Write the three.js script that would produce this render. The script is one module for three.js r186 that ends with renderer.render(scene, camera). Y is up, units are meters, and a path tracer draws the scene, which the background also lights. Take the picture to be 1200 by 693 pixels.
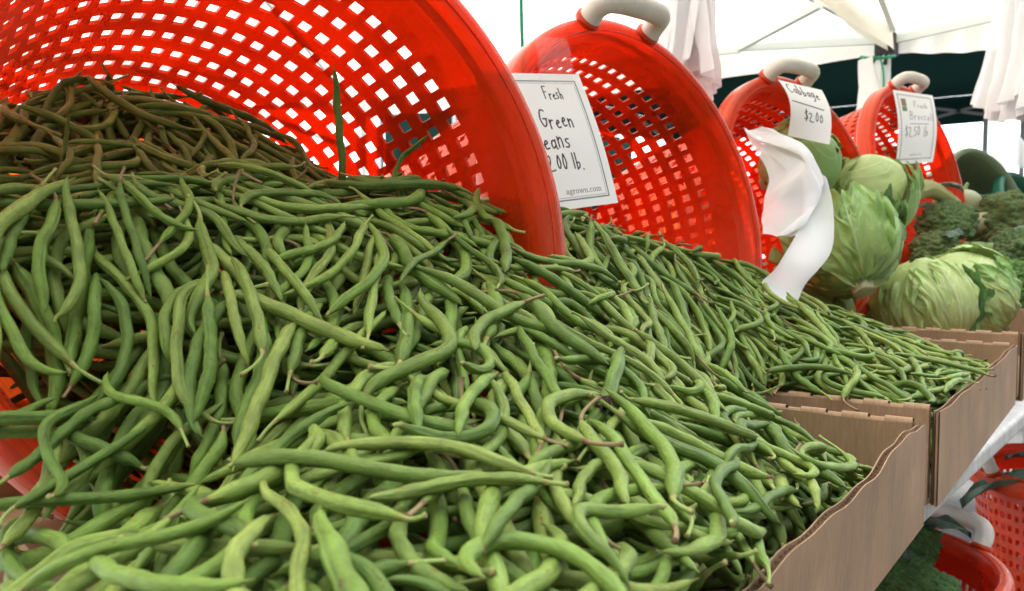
import * as THREE from 'three';
import { mergeGeometries, mergeVertices } from 'three/addons/utils/BufferGeometryUtils.js';

// ---------------------------------------------------------------- camera, sky, sun, exposure
const TY = 0.80;                                             // height of the stall table's top
const scene = new THREE.Scene();
const camera = new THREE.PerspectiveCamera(37.6, 1200 / 693, 0.02, 400);
camera.position.set(0, TY + 0.226, 0);
{
  const a = 0.6216, p = 0.0574;                              // turned right along the table, pitched slightly down
  camera.lookAt(Math.cos(a) * Math.cos(p), TY + 0.226 - Math.sin(p), -Math.sin(a) * Math.cos(p));
}
camera.focus = 0.62; camera.userData.fStop = 16;
const renderer = new THREE.WebGLRenderer({ antialias: true });
renderer.toneMapping = THREE.LinearToneMapping;
renderer.toneMappingExposure = 6.0;
renderer.shadowMap.enabled = true;
{
  const W = 128, Hh = 64, d = new Float32Array(W * Hh * 4);   // even overcast sky, a little brighter overhead
  for (let j = 0; j < Hh; j++) for (let i = 0; i < W; i++) {
    const el = ((j + 0.5) / Hh - 0.5) * Math.PI, s = Math.max(0, Math.sin(el)), k = (j * W + i) * 4;
    const L = 0.62 + 0.42 * s;
    d[k] = L * 0.965; d[k + 1] = L; d[k + 2] = L * 1.06; d[k + 3] = 1;
  }
  const t = new THREE.DataTexture(d, W, Hh, THREE.RGBAFormat, THREE.FloatType);
  t.mapping = THREE.EquirectangularReflectionMapping; t.magFilter = THREE.LinearFilter; t.minFilter = THREE.LinearFilter; t.needsUpdate = true;
  scene.background = t; scene.environment = t;
}
const sun = new THREE.DirectionalLight(0xfffaf2, 1.5);
sun.position.set(0.9, 9, -2.4); sun.target.position.set(1, TY, -0.4);
sun.castShadow = true; sun.shadow.radius = 30; sun.shadow.mapSize.set(2048, 2048);
Object.assign(sun.shadow.camera, { left: -6, right: 6, top: 6, bottom: -6, near: 0.5, far: 20 });
scene.add(sun, sun.target);

// ---------------------------------------------------------------- helpers
function rngOf(s) { let a = s >>> 0; return () => { a = (a + 0x6d2b79f5) | 0; let t = Math.imul(a ^ (a >>> 15), 1 | a); t = (t + Math.imul(t ^ (t >>> 7), 61 | t)) ^ t; return ((t ^ (t >>> 14)) >>> 0) / 4294967296; }; }
const rnd = rngOf(77);
const R = (a, b, r = rnd) => a + (b - a) * r();
const gauss = (r = rnd) => (r() + r() + r() + r() - 2) * 1.0;
const V3 = (x, y, z) => new THREE.Vector3(x, y, z);
const lerp = (a, b, t) => a + (b - a) * t;
const clamp = (x, a = 0, b = 1) => Math.min(b, Math.max(a, x));
const sstep = (a, b, x) => { const t = clamp((x - a) / (b - a)); return t * t * (3 - 2 * t); };
const hash3 = (x, y, z) => { let h = Math.imul(x | 0, 374761393) ^ Math.imul(y | 0, 668265263) ^ Math.imul(z | 0, 2147483647 - 1274126177); h = Math.imul(h ^ (h >>> 13), 1274126177); return ((h ^ (h >>> 16)) >>> 0) / 4294967296; };
function noise3(x, y, z) {
  const xi = Math.floor(x), yi = Math.floor(y), zi = Math.floor(z), f = (t) => t * t * (3 - 2 * t), u = f(x - xi), v = f(y - yi), w = f(z - zi);
  const c = (i, j, k) => hash3(xi + i, yi + j, zi + k);
  return lerp(lerp(lerp(c(0, 0, 0), c(1, 0, 0), u), lerp(c(0, 1, 0), c(1, 1, 0), u), v), lerp(lerp(c(0, 0, 1), c(1, 0, 1), u), lerp(c(0, 1, 1), c(1, 1, 1), u), v), w);
}
function worley3(x, y, z) {
  const xi = Math.floor(x), yi = Math.floor(y), zi = Math.floor(z); let best = 9;
  for (let i = -1; i < 2; i++) for (let j = -1; j < 2; j++) for (let k = -1; k < 2; k++) {
    const a = xi + i, b = yi + j, c = zi + k, dx = a + hash3(a, b, c) - x, dy = b + hash3(a + 71, b, c) - y, dz = c + hash3(a, b + 37, c) - z, q = dx * dx + dy * dy + dz * dz;
    if (q < best) best = q;
  }
  return Math.sqrt(best);
}
const taken = new Map();
function numbered(n) { const k = taken.get(n) || 0; taken.set(n, k + 1); return k ? n + '_' + String(k).padStart(3, '0') : n; }
function tag(o, label, category, group) { o.userData.label = label; if (category) o.userData.category = category; if (group) o.userData.group = group; return o; }
function thing(name, label, category, pos = [0, 0, 0], group) { const g = new THREE.Group(); g.name = numbered(name); g.position.set(...pos); scene.add(g); return tag(g, label, category, group); }
function part(name, geo, mat, parent) { const m = new THREE.Mesh(geo, mat); m.name = parent === scene ? numbered(name) : name; m.castShadow = m.receiveShadow = true; parent.add(m); return m; }
function structure(name, geo, mat) { const m = part(name, geo, mat, scene); m.userData.kind = 'structure'; return m; }
// grid surface: f(u, v) -> [x, y, z], uv scaled by (su, sv); optional colour
function sheet(nu, nv, f, su = 1, sv = 1, col) {
  const P = [], UV = [], I = [], Cc = [];
  for (let j = 0; j <= nv; j++) for (let i = 0; i <= nu; i++) { const u = i / nu, v = j / nv; P.push(...f(u, v)); UV.push(u * su, v * sv); if (col) Cc.push(...col(u, v)); }
  for (let j = 0; j < nv; j++) for (let i = 0; i < nu; i++) { const a = j * (nu + 1) + i, b = a + 1, c = a + nu + 1, d = c + 1; I.push(a, b, d, a, d, c); }
  const g = new THREE.BufferGeometry();
  g.setAttribute('position', new THREE.Float32BufferAttribute(P, 3)); g.setAttribute('uv', new THREE.Float32BufferAttribute(UV, 2));
  if (col) g.setAttribute('color', new THREE.Float32BufferAttribute(Cc, 3));
  g.setIndex(I); g.computeVertexNormals(); return g;
}
// sweep along points; rad(t, th) radius; col(t, th)
function sweep(pts, rad, nr, col, caps = true, flat = 1) {
  const n = pts.length, P = [], UV = [], Cc = [], I = []; let N = null, len = 0;
  for (let i = 0; i < n; i++) {
    const T = pts[Math.min(n - 1, i + 1)].clone().sub(pts[Math.max(0, i - 1)]).normalize();
    if (!N) { N = Math.abs(T.y) < 0.9 ? V3(0, 1, 0) : V3(1, 0, 0); N = Math.abs(T.z) < 0.9 ? V3(0, 0, 1) : N; }
    N = N.clone().addScaledVector(T, -N.dot(T)).normalize(); const B = T.clone().cross(N);
    if (i) len += pts[i].distanceTo(pts[i - 1]);
    const t = i / (n - 1);
    for (let k = 0; k <= nr; k++) {
      const th = (k / nr) * Math.PI * 2, r = rad(t, th), c = Math.cos(th) * r * flat, s = Math.sin(th) * r;
      P.push(pts[i].x + N.x * c + B.x * s, pts[i].y + N.y * c + B.y * s, pts[i].z + N.z * c + B.z * s); UV.push(len, (k / nr) * 0.03);
      if (col) Cc.push(...col(t, th));
    }
  }
  for (let i = 0; i < n - 1; i++) for (let k = 0; k < nr; k++) { const a = i * (nr + 1) + k, b = a + 1, c = a + nr + 1, d = c + 1; I.push(a, b, d, a, d, c); }
  if (caps) for (const e of [0, n - 1]) {
    const m = P.length / 3; P.push(pts[e].x, pts[e].y, pts[e].z); UV.push(0, 0); if (col) Cc.push(...col(e ? 1 : 0, 0));
    for (let k = 0; k < nr; k++) { const a = e * (nr + 1) + k; e ? I.push(a, a + 1, m) : I.push(a + 1, a, m); }
  }
  const g = new THREE.BufferGeometry();
  g.setAttribute('position', new THREE.Float32BufferAttribute(P, 3)); g.setAttribute('uv', new THREE.Float32BufferAttribute(UV, 2));
  if (col) g.setAttribute('color', new THREE.Float32BufferAttribute(Cc, 3));
  g.setIndex(I); g.computeVertexNormals(); return g;
}
const curve = (list, n = 24) => new THREE.CatmullRomCurve3(list.map((p) => V3(...p)), false, 'catmullrom', 0.5).getPoints(n);
const bar = (a, b, r, nr = 8) => sweep([V3(...a), V3(...b)], () => r, nr);
// square bar between two points
function beam(a, b, w, h) {
  const A = V3(...a), B = V3(...b), g = new THREE.BoxGeometry(w, h, A.distanceTo(B)), m = new THREE.Matrix4().lookAt(A, B, V3(0, 1, 0.001));
  g.applyMatrix4(m); g.translate((A.x + B.x) / 2, (A.y + B.y) / 2, (A.z + B.z) / 2); return g;
}
function box(x0, y0, z0, x1, y1, z1) { const g = new THREE.BoxGeometry(x1 - x0, y1 - y0, z1 - z0); g.translate((x0 + x1) / 2, (y0 + y1) / 2, (z0 + z1) / 2); return g; }
// texture from function(u, v) -> [r, g, b] in 0..1
function tex(w, h, f, srgb = true, repeat) {
  const d = new Uint8Array(w * h * 4);
  for (let j = 0; j < h; j++) for (let i = 0; i < w; i++) { const c = f((i + 0.5) / w, (j + 0.5) / h), k = (j * w + i) * 4; d[k] = clamp(c[0]) * 255; d[k + 1] = clamp(c[1]) * 255; d[k + 2] = clamp(c[2]) * 255; d[k + 3] = 255; }
  const t = new THREE.DataTexture(d, w, h, THREE.RGBAFormat); t.magFilter = THREE.LinearFilter; t.minFilter = THREE.LinearMipmapLinearFilter; t.generateMipmaps = true;
  t.wrapS = t.wrapT = THREE.RepeatWrapping; if (srgb) t.colorSpace = THREE.SRGBColorSpace; if (repeat) t.repeat.set(...repeat); t.needsUpdate = true; return t;
}
const tnoise = (u, v, nx, ny, s) => { // tileable value noise
  const x = u * nx, y = v * ny, xi = Math.floor(x), yi = Math.floor(y), f = (t) => t * t * (3 - 2 * t), a = f(x - xi), b = f(y - yi), h = (i, j) => hash3(((i % nx) + nx) % nx, ((j % ny) + ny) % ny, s);
  return lerp(lerp(h(xi, yi), h(xi + 1, yi), a), lerp(h(xi, yi + 1), h(xi + 1, yi + 1), a), b);
};
const std = (o) => new THREE.MeshStandardMaterial({ side: THREE.DoubleSide, ...o });
const phy = (o) => new THREE.MeshPhysicalMaterial({ side: THREE.DoubleSide, ...o });
const lin = (r, g, b) => new THREE.Color().setRGB(r, g, b);

// ---------------------------------------------------------------- materials
const scuff = tex(512, 512, (u, v) => { const n = 0.5 * tnoise(u, v, 8, 8, 1) + 0.3 * tnoise(u, v, 40, 40, 2) + 0.2 * tnoise(u, v, 160, 160, 3); return [n, n, n]; }, false, [3, 3]);
const dirt = tex(512, 512, (u, v) => {
  const n = 0.6 * tnoise(u, v, 6, 6, 4) + 0.4 * tnoise(u, v, 30, 30, 5), sp = tnoise(u, v, 128, 128, 6) > 0.9 ? 0.1 : 0, sm = sstep(0.62, 0.8, tnoise(u, v, 4, 9, 7)) * 0.10 * tnoise(u, v, 60, 60, 8), scr = tnoise(u, v, 7, 190, 9) > 0.955 ? 0.06 : 0, k = 0.90 + 0.10 * n - sp * n - sm + scr;
  return [k, k * 0.99, k * 0.98];
}, true, [2, 2]);
const redPlastic = phy({ color: lin(0.97, 0.115, 0.014), roughness: 0.38, roughnessMap: scuff, map: dirt, transmission: 0.58, thickness: 0, bumpMap: scuff, bumpScale: 0.0004, specularIntensity: 0.6 });
redPlastic.roughness = 0.75;
const greenPlastic = phy({ color: lin(0.20, 0.27, 0.15), roughness: 0.6, map: dirt });
const tealPlastic = phy({ color: lin(0.02, 0.16, 0.10), roughness: 0.55, map: dirt });
const handlePlastic = phy({ color: lin(0.78, 0.75, 0.67), roughness: 0.5, map: dirt });
const kraftTex = tex(512, 512, (u, v) => {
  const fib = 0.5 * tnoise(u, v, 220, 14, 11) + 0.3 * tnoise(u, v, 120, 40, 12) + 0.2 * tnoise(u, v, 400, 400, 13), bl = tnoise(u, v, 5, 5, 14), k = 0.83 + 0.17 * (fib - 0.5) + 0.11 * bl - 0.035 * sstep(0.66, 0.76, tnoise(u, v, 9, 7, 15) * 0.8 + 0.2 * tnoise(u, v, 60, 60, 16));
  return [k * 0.69, k * 0.56, k * 0.43];
}, true, [4, 4]);
const kraft = std({ map: kraftTex, roughness: 0.9 });
const tableTex = tex(512, 512, (u, v) => {
  const n = 0.5 * tnoise(u, v, 60, 8, 21) + 0.3 * tnoise(u, v, 200, 30, 22) + 0.2 * tnoise(u, v, 7, 7, 23), s = tnoise(u, v, 90, 4, 24) > 0.84 ? 0.07 : 0, k = 0.74 + 0.16 * (n - 0.5) - s;
  return [k, k * 0.99, k * 0.965];
}, true, [1.5, 1.5]);
const tableMat = std({ map: tableTex, roughness: 0.6 });
const steel = std({ color: lin(0.35, 0.36, 0.37), roughness: 0.45, metalness: 0.5 });
const whitePaint = std({ color: lin(0.62, 0.66, 0.64), roughness: 0.5 });
const canvasTex = tex(512, 512, (u, v) => {
  const n = 0.55 * tnoise(u, v, 5, 5, 31) + 0.25 * tnoise(u, v, 22, 22, 32) + 0.2 * tnoise(u, v, 200, 200, 33), k = 0.86 + 0.12 * n;
  return [k, k * 0.98, k * 0.93];
}, true, [0.5, 0.5]);
const canvasWhite = phy({ map: canvasTex, roughness: 1, transmission: 0.43, thickness: 0, specularIntensity: 0.1 });
const canvasGreen = phy({ color: lin(0.018, 0.060, 0.052), roughness: 1, specularIntensity: 0.1 });
const paper = std({ color: lin(0.82, 0.82, 0.81), roughness: 0.85 });
const bagMat = phy({ color: lin(0.94, 0.94, 0.95), roughness: 0.4, transmission: 0.36, thickness: 0 });
const asphalt = std({ map: tex(512, 512, (u, v) => { const n = 0.24 + 0.1 * tnoise(u, v, 256, 256, 41) + 0.05 * tnoise(u, v, 9, 9, 42); return [n, n, n * 0.98]; }, true, [60, 60]), roughness: 0.95 });

// ---------------------------------------------------------------- ground
structure('ground', (() => { const g = new THREE.PlaneGeometry(120, 120); g.rotateX(-Math.PI / 2); return g; })(), asphalt);

// building across the market aisle, behind the customers: keeps the low sky off the front of the stall
{
  const b = thing('concrete_building', 'grey concrete building across the aisle from the stall', 'building', [2, 0, 5.2]);
  part('wall', box(-16, 0, 0, 16, 9.2, 6), std({ map: tex(256, 256, (u, v) => { const n = 0.8 + 0.3 * tnoise(u, v, 60, 60, 71); return [0.46 * n, 0.46 * n, 0.46 * n]; }, true, [8, 4]), roughness: 0.95 }), b);
  part('wing', box(-12, 0, -8, -9, 9.1, -0.001), std({ color: lin(0.18, 0.18, 0.18), roughness: 0.95 }), b);
  part('cornice', box(-16.2, 9.205, -0.25, 16.2, 9.5, 6.2), whitePaint, b);
  for (let k = 0; k < 9; k++) for (const y of [0.9, 3.8, 6.5]) part('window', box(-14.8 + k * 3.6, y, -0.03, -13.2 + k * 3.6, y + 2.2, 0.05), std({ color: lin(0.03, 0.035, 0.04), roughness: 0.15 }), b);
}

// ---------------------------------------------------------------- white market tents over the stall
function tentRoof(x0, x1, z0, z1, eave, peak, val, sag = 0.05) {
  const cx = (x0 + x1) / 2, cz = (z0 + z1) / 2, panels = [];
  const cs = [[x0, z0], [x1, z0], [x1, z1], [x0, z1]];
  for (let k = 0; k < 4; k++) {
    const a = cs[k], b = cs[(k + 1) % 4];
    panels.push(sheet(16, 14, (u, v) => { const ex = lerp(a[0], b[0], u), ez = lerp(a[1], b[1], u); return [lerp(ex, cx, v), lerp(eave, peak, v) - sag * Math.sin(Math.PI * v) * Math.sin(Math.PI * u), lerp(ez, cz, v)]; }, 3, 2));
  }
  const vals = [];
  for (let k = 0; k < 4; k++) {
    const a = cs[k], b = cs[(k + 1) % 4], nx = (b[1] - a[1]), nz = -(b[0] - a[0]), L = Math.hypot(nx, nz);
    vals.push(sheet(40, 4, (u, v) => { const wob = 0.012 * Math.sin(u * 37 + k) * v; return [lerp(a[0], b[0], u) + nx / L * wob, eave - 0.002 - v * val * (0.75 + 0.25 * Math.sin(Math.PI * u)), lerp(a[1], b[1], u) + nz / L * wob]; }, 3, 0.15));
  }
  return { panels, vals, cs, cx, cz };
}
function makeTent(name, label, x0, x1, z0, z1, eave, peak, val, mat, metal, postsAt, group, bare = []) {
  const g = thing(name, label, 'tent', [0, 0, 0], group), t = tentRoof(x0, x1, z0, z1, eave, peak, val);
  t.panels.forEach((p) => part('roof_panel', p, mat, g)); t.vals.forEach((p) => part('valance', p, mat, g));
  for (let k = 0; k < 4; k++) {
    const a = t.cs[k], b = t.cs[(k + 1) % 4], in1 = 0.05, P = (u, y) => [lerp(lerp(a[0], b[0], u), t.cx, in1), y, lerp(lerp(a[1], b[1], u), t.cz, in1)];
    for (let s = 0; s < 4 && !bare.includes(k); s++) {        // scissor truss along each eave
      const u0 = s / 4, u1 = (s + 1) / 4;
      part('truss_bar', beam(P(u0, eave - 0.03), P(u1, eave - 0.30), 0.016, 0.026), metal, g);
      part('truss_bar', beam(P(u0, eave - 0.30), P(u1, eave - 0.03), 0.016, 0.026), metal, g);
    }
    part('ridge_bar', beam([lerp(a[0], t.cx, 0.03), eave - 0.02, lerp(a[1], t.cz, 0.03)], [t.cx, peak - 0.04, t.cz], 0.02, 0.03), metal, g);
  }
  for (const [px, pz] of postsAt) part('post', box(px - 0.02, 0, pz - 0.02, px + 0.02, eave - 0.01, pz + 0.02), metal, g);
  return g;
}
const ev = 1.90;
const tentA = makeTent('white_tent', 'white canvas tent roof rising behind the tipped baskets', -2.4, 3.78, -3.85, -0.83, ev, 2.75, 0.13, canvasWhite, whitePaint, [[3.75, -3.8], [-2.35, -3.8], [3.76, -0.845]], 'white stall tents', [1, 2]);
makeTent('white_tent', 'white canvas tent roof over the front of the stall', -2.4, 3.78, -0.81, -0.12, ev, 2.08, 0.13, canvasWhite, whitePaint, [[3.75, -0.15]], 'white stall tents', [0, 1]);
{
  part('corner_bracket', mergeGeometries([box(3.715, ev - 0.11, -0.875, 3.80, ev - 0.03, -0.80), box(3.70, ev - 0.075, -0.855, 3.82, ev - 0.05, -0.82), box(3.735, ev - 0.15, -0.86, 3.785, ev - 0.11, -0.83)]), std({ color: lin(0.015, 0.015, 0.018), roughness: 0.6 }), tentA);
  for (const [a, b] of [[[3.74, ev - 0.05, -0.87], [3.70, ev - 0.012, -1.43]], [[3.70, ev - 0.012, -1.43], [3.2, ev - 0.015, -0.94]], [[3.70, ev - 0.02, -1.43], [3.74, ev + 0.02, -2.4]], [[3.71, ev - 0.05, -0.835], [1.0, ev - 0.04, -0.832]], [[3.76, ev - 0.05, -0.80], [3.72, ev + 0.01, -0.13]]]) part('truss_bar', beam(a, b, 0.022, 0.03), whitePaint, tentA);
}
// dark green tents of the next stalls
makeTent('green_tent', 'dark green canvas tent beyond the white tent post', 5.4, 9.6, -4.6, 0.5, 2.5, 3.3, 0.28, canvasGreen, steel, [[9.5, -4.5], [9.5, 0.4], [5.5, -4.5], [9.0, -1.14], [9.22, -0.867]], 'dark green tents');
{
  const g = thing('green_tent', 'dark green tent with a hanging rear curtain behind the stall', 'tent', [0, 0, 0], 'dark green tents');
  part('rear_curtain', sheet(60, 6, (u, v) => [lerp(5.2, 9.4, u), lerp(0.25, 2.3, v), -5.0 + 0.05 * Math.sin(u * 90)], 3, 2), canvasGreen, g);
  part('post', box(5.15, 0, -5.04, 5.19, 2.4, -5.0), steel, g); part('post', box(9.4, 0, -5.04, 9.44, 2.4, -5.0), steel, g);
}

// ---------------------------------------------------------------- stall table
const table = thing('stall_table', 'weathered white folding table carrying the trays and baskets', 'table', [1.6, TY, -0.5]);
{
  const sh = new THREE.Shape(), x0 = -1.75, x1 = 2.3, z0 = -0.55, z1 = 0.395, r = 0.03;
  sh.moveTo(x0 + r, z0); sh.lineTo(x1 - r, z0); sh.quadraticCurveTo(x1, z0, x1, z0 + r); sh.lineTo(x1, z1 - r); sh.quadraticCurveTo(x1, z1, x1 - r, z1); sh.lineTo(x0 + r, z1); sh.quadraticCurveTo(x0, z1, x0, z1 - r); sh.lineTo(x0, z0 + r); sh.quadraticCurveTo(x0, z0, x0 + r, z0);
  const g = new THREE.ExtrudeGeometry(sh, { depth: 0.012, bevelEnabled: true, bevelSize: 0.005, bevelThickness: 0.005, bevelSegments: 3 });
  g.rotateX(Math.PI / 2); g.translate(0, -0.005, 0);
  const rot = -0.0575; g.rotateY(rot);
  part('tabletop', g, tableMat, table);
  for (const [x, z] of [[-1.5, -0.4], [-1.5, 0.2], [2.1, -0.4], [2.1, 0.2]]) part('leg', bar([x, -0.79, z], [x, -0.04, z], 0.015, 10), steel, table);
}

// ---------------------------------------------------------------- cardboard trays
// corrugated wall: two liners with a fluted core, along +x from 0..L, height top(x)
function corrugated(L, top, th = 0.0052, bow = () => 0) {
  const n = Math.max(8, Math.round(L / 0.012)), lin0 = 0.0008, gs = [];
  for (const s of [-1, 1]) {
    const zc = s * (th / 2 - lin0 / 2);
    for (const q of [-1, 1]) gs.push(sheet(n, 6, (u, v) => [u * L, v * (top(u * L) + s * 0.0007 * Math.sin(u * L * 61 + s)), zc + q * lin0 / 2 + bow(u * L, v)], L, 0.09));
    gs.push(sheet(n, 1, (u, v) => [u * L, top(u * L) + s * 0.0007 * Math.sin(u * L * 61 + s), zc + (v - 0.5) * lin0 + bow(u * L, 1)], L, 0.001));
  }
  const m = Math.round(L / 0.0009), A = (th - 2 * lin0) / 2;
  gs.push(sheet(m, 2, (u, v) => [u * L, v * (top(u * L) - 0.001), A * Math.sin(u * L / 0.0065 * Math.PI * 2) + bow(u * L, v)], L, 0.09));
  return mergeGeometries(gs);
}
// end wall folded over at the top with slots along the fold
function foldedWall(L, h, th = 0.011, slot0 = 0.02) {
  const gs = [corrugated(L, () => h - 0.004, 0.004), corrugated(L, () => h - 0.004, 0.004)];
  gs[0].translate(0, 0, -th / 2 + 0.002); gs[1].translate(0, 0, th / 2 - 0.002);
  let x = 0; const pitch = 0.034, sl = 0.013;
  for (; x < L;) {
    const a = x, b = Math.min(L, x + pitch - sl);
    const prof = (u, v) => { const ph = Math.PI * v; return [lerp(a, b, u), h - 0.005 + 0.005 * Math.sin(ph), -th / 2 * Math.cos(ph)]; };
    gs.push(sheet(2, 8, prof, 0.02, 0.02));
    const lip = (u, v) => { const ph = Math.PI * v; return [lerp(a, b, u), h - 0.007 + 0.0045 * Math.sin(ph), -(th / 2 - 0.002) * Math.cos(ph)]; };
    gs.push(sheet(1, 4, lip, 0.02, 0.02));
    if (b < L) gs.push(sheet(2, 6, (u, v) => { const ph = Math.PI * v; return [lerp(b, Math.min(L, b + sl), u), h - 0.005 + 0.005 * Math.sin(ph) - (Math.sin(ph) > 0.75 ? 0.004 : 0), -th / 2 * Math.cos(ph)]; }, 0.02, 0.02));
    x += pitch;
  }
  return mergeGeometries(gs);
}
function makeTray(label, x0, x1, z0, z1, h, frontTop, opts = {}) {
  const g = thing('cardboard_tray', label, 'tray', [x0, TY, z1], 'cardboard trays along the table'), L = x1 - x0, D = z1 - z0;
  part('bottom', box(0.004, 0.001, -D + 0.004, L - 0.004, 0.005, -0.004), kraft, g);
  const f = corrugated(L, frontTop, 0.0055, opts.bow); part('front_wall', f, kraft, g);
  const b = corrugated(L, () => h, 0.0055); b.translate(0, 0, -D); part('rear_wall', b, kraft, g);
  const right = foldedWall(D - 0.012, h); right.rotateY(Math.PI / 2); right.translate(L - 0.006, 0, -0.006); part('end_wall', right, kraft, g);
  if (opts.left !== false) { const left = foldedWall(D - 0.012, h); left.rotateY(Math.PI / 2); left.translate(0.006, 0, -0.006); part('end_wall', left, kraft, g); }
  return g;
}
const trayH = 0.088;
const tray1 = makeTray('kraft cardboard tray under the nearest heap, its front edge sagging and torn', 0.205, 0.755, -0.80, -0.134, trayH,
  (x) => 0.082 - 0.004 * Math.sin(x * 9 + 1) - 0.0035 * Math.sin(x * 24) * sstep(0.1, 0.4, x) - 0.0012 * Math.sin(x * 90), { left: false, bow: (x, v) => 0.006 * Math.sin(x * 5.7) * v });
{
  // near end of that tray: torn wall, its top folded outward
  const L = 0.30, rag = (u) => 0.005 * noise3(u * 9, 1, 3) + 0.0015 * noise3(u * 60, 5, 3);
  const g = mergeGeometries([
    sheet(60, 14, (u, v) => { const z = -L * u; const bend = sstep(0.72, 1, v); return [0.004 - 0.020 * bend - 0.004 * Math.sin(u * 9) * v, 0.096 * v - 0.010 * bend * bend + 0.004 * Math.sin(u * 14) * v - rag(u) * v, z]; }, L, 0.09),
    sheet(60, 14, (u, v) => { const z = -L * u; const bend = sstep(0.72, 1, v); return [0.0085 - 0.020 * bend - 0.004 * Math.sin(u * 9) * v, 0.0995 * v - 0.010 * bend * bend + 0.004 * Math.sin(u * 14) * v - rag(u + 7) * v, z]; }, L, 0.09),
    sheet(60, 2, (u, v) => { const z = -L * u; return [lerp(-0.016, -0.0115, v) - 0.004 * Math.sin(u * 9), lerp(0.086, 0.0895, v) + 0.004 * Math.sin(u * 14) - lerp(rag(u), rag(u + 7), v), z]; }, L, 0.01)]);
  part('end_wall', g, kraft, tray1);
}
makeTray('kraft cardboard tray under the farther bean heap, beside the cabbages', 0.815, 1.42, -0.80, -0.134, trayH, (x) => 0.083 - 0.002 * Math.sin(x * 7) - 0.001 * Math.sin(x * 33), {});
makeTray('kraft cardboard tray holding the cabbages', 1.45, 2.02, -0.80, -0.128, 0.10, (x) => 0.098 - 0.002 * Math.sin(x * 7), {});
makeTray('kraft cardboard tray holding the broccoli and green tub', 2.06, 2.75, -0.80, -0.14, 0.12, (x) => 0.118, {});

// ---------------------------------------------------------------- round baskets
const B = { R: 0.225, rin: 0.203, depth: 0.34, rbot: 0.172, s0: 0.048, pitch: 0.0245, rows: 10, cols: 74, wall: 0.0028 };
const wallR = (s) => lerp(B.rin, B.rbot, clamp(s / B.depth));     // inner wall radius at depth s below the rim
function basketWall(holed) {
  const P = [], I = [], UV = [];
  const vtx = (r, th, s, o) => { P.push(r * Math.cos(th), -s, r * Math.sin(th)); UV.push(th * 0.2, s); return P.length / 3 - 1; };
  const quad = (a, b, c, d) => I.push(a, b, c, a, c, d);
  const cell = (t0, t1, s0, s1, ht0, ht1, hs0, hs1) => {
    const mk = (o) => { const r = (s) => wallR(s) + o, q = (t, s) => vtx(r(s), t, s); return [[q(t0, s0), q(t1, s0), q(t1, s1), q(t0, s1)], [q(ht0, hs0), q(ht1, hs0), q(ht1, hs1), q(ht0, hs1)]]; };
    const a = mk(0), b = mk(B.wall);
    for (let k = 0; k < 4; k++) { const n = (k + 1) % 4; quad(a[0][k], a[0][n], a[1][n], a[1][k]); quad(b[0][n], b[0][k], b[1][k], b[1][n]); quad(a[1][k], a[1][n], b[1][n], b[1][k]); }
  };
  const solid = (s0, s1) => { for (let c = 0; c < B.cols; c++) { const t0 = c / B.cols * 2 * Math.PI, t1 = (c + 1) / B.cols * 2 * Math.PI; for (const o of [0, B.wall]) quad(vtx(wallR(s0) + o, t0, s0), vtx(wallR(s0) + o, t1, s0), vtx(wallR(s1) + o, t1, s1), vtx(wallR(s1) + o, t0, s1)); } };
  const e = B.s0 + B.rows * B.pitch;
  if (!holed) { for (let k = 0; k < 8; k++) solid(B.s0 * 0.4 + (B.depth - B.s0 * 0.4) * k / 8, B.s0 * 0.4 + (B.depth - B.s0 * 0.4) * (k + 1) / 8); }
  else {
    solid(0.022, B.s0); solid(e, B.depth);
    for (let rI = 0; rI < B.rows; rI++) for (let c = 0; c < B.cols; c++) {
      const t0 = c / B.cols * 2 * Math.PI, dt = 2 * Math.PI / B.cols, s0 = B.s0 + rI * B.pitch, s1 = s0 + B.pitch, j = 0.02 * (hash3(rI, c, 9) - 0.5);
      if (c % 37 === 0) { cell(t0, t0 + dt, s0, s1, t0 + dt * 0.40, t0 + dt * 0.82, s0 + B.pitch * 0.24, s0 + B.pitch * 0.76); continue; }
      cell(t0, t0 + dt, s0, s1, t0 + dt * (0.23 + j), t0 + dt * (0.77 + j), s0 + B.pitch * 0.24, s0 + B.pitch * 0.72);
    }
  }
  const g = new THREE.BufferGeometry(); g.setAttribute('position', new THREE.Float32BufferAttribute(P, 3)); g.setAttribute('uv', new THREE.Float32BufferAttribute(UV, 2)); g.setIndex(I);
  const flat = g.toNonIndexed(); flat.computeVertexNormals();
  // smooth normals for the wall faces (radial), leave the hole sides flat
  const p = flat.attributes.position, n = flat.attributes.normal;
  for (let i = 0; i < p.count; i++) { const l = Math.hypot(p.getX(i), p.getZ(i)) || 1, rx = p.getX(i) / l, rz = p.getZ(i) / l, d = n.getX(i) * rx + n.getZ(i) * rz; if (Math.abs(d) > 0.9) { const sg = Math.sign(d); n.setXYZ(i, rx * sg, 0.09 * sg, rz * sg); } }
  return flat;
}
const rimProfile = [];
{
  const q = (r, s) => rimProfile.push(new THREE.Vector2(r, -s));
  q(wallR(0.022), 0.0225); q(0.2025, 0.012); q(0.2045, 0.005); q(0.2065, 0.0012);
  for (let k = 0; k <= 10; k++) { const a = Math.PI * (0.75 - k / 10 * 0.75); q(0.2145 + 0.0108 * Math.cos(a), 0.0068 - 0.0088 * Math.sin(a)); }
  q(0.2255, 0.016); q(0.2248, 0.030); q(0.2225, 0.034); q(0.219, 0.033); q(0.2175, 0.026); q(0.2155, 0.020); q(wallR(0.022) + B.wall, 0.0225);
}
function latheUV(profile, n = 120) { return new THREE.LatheGeometry(profile, n); }
const gBasketWall = basketWall(true), gTubWall = basketWall(false), gRim = latheUV(rimProfile);
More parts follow.
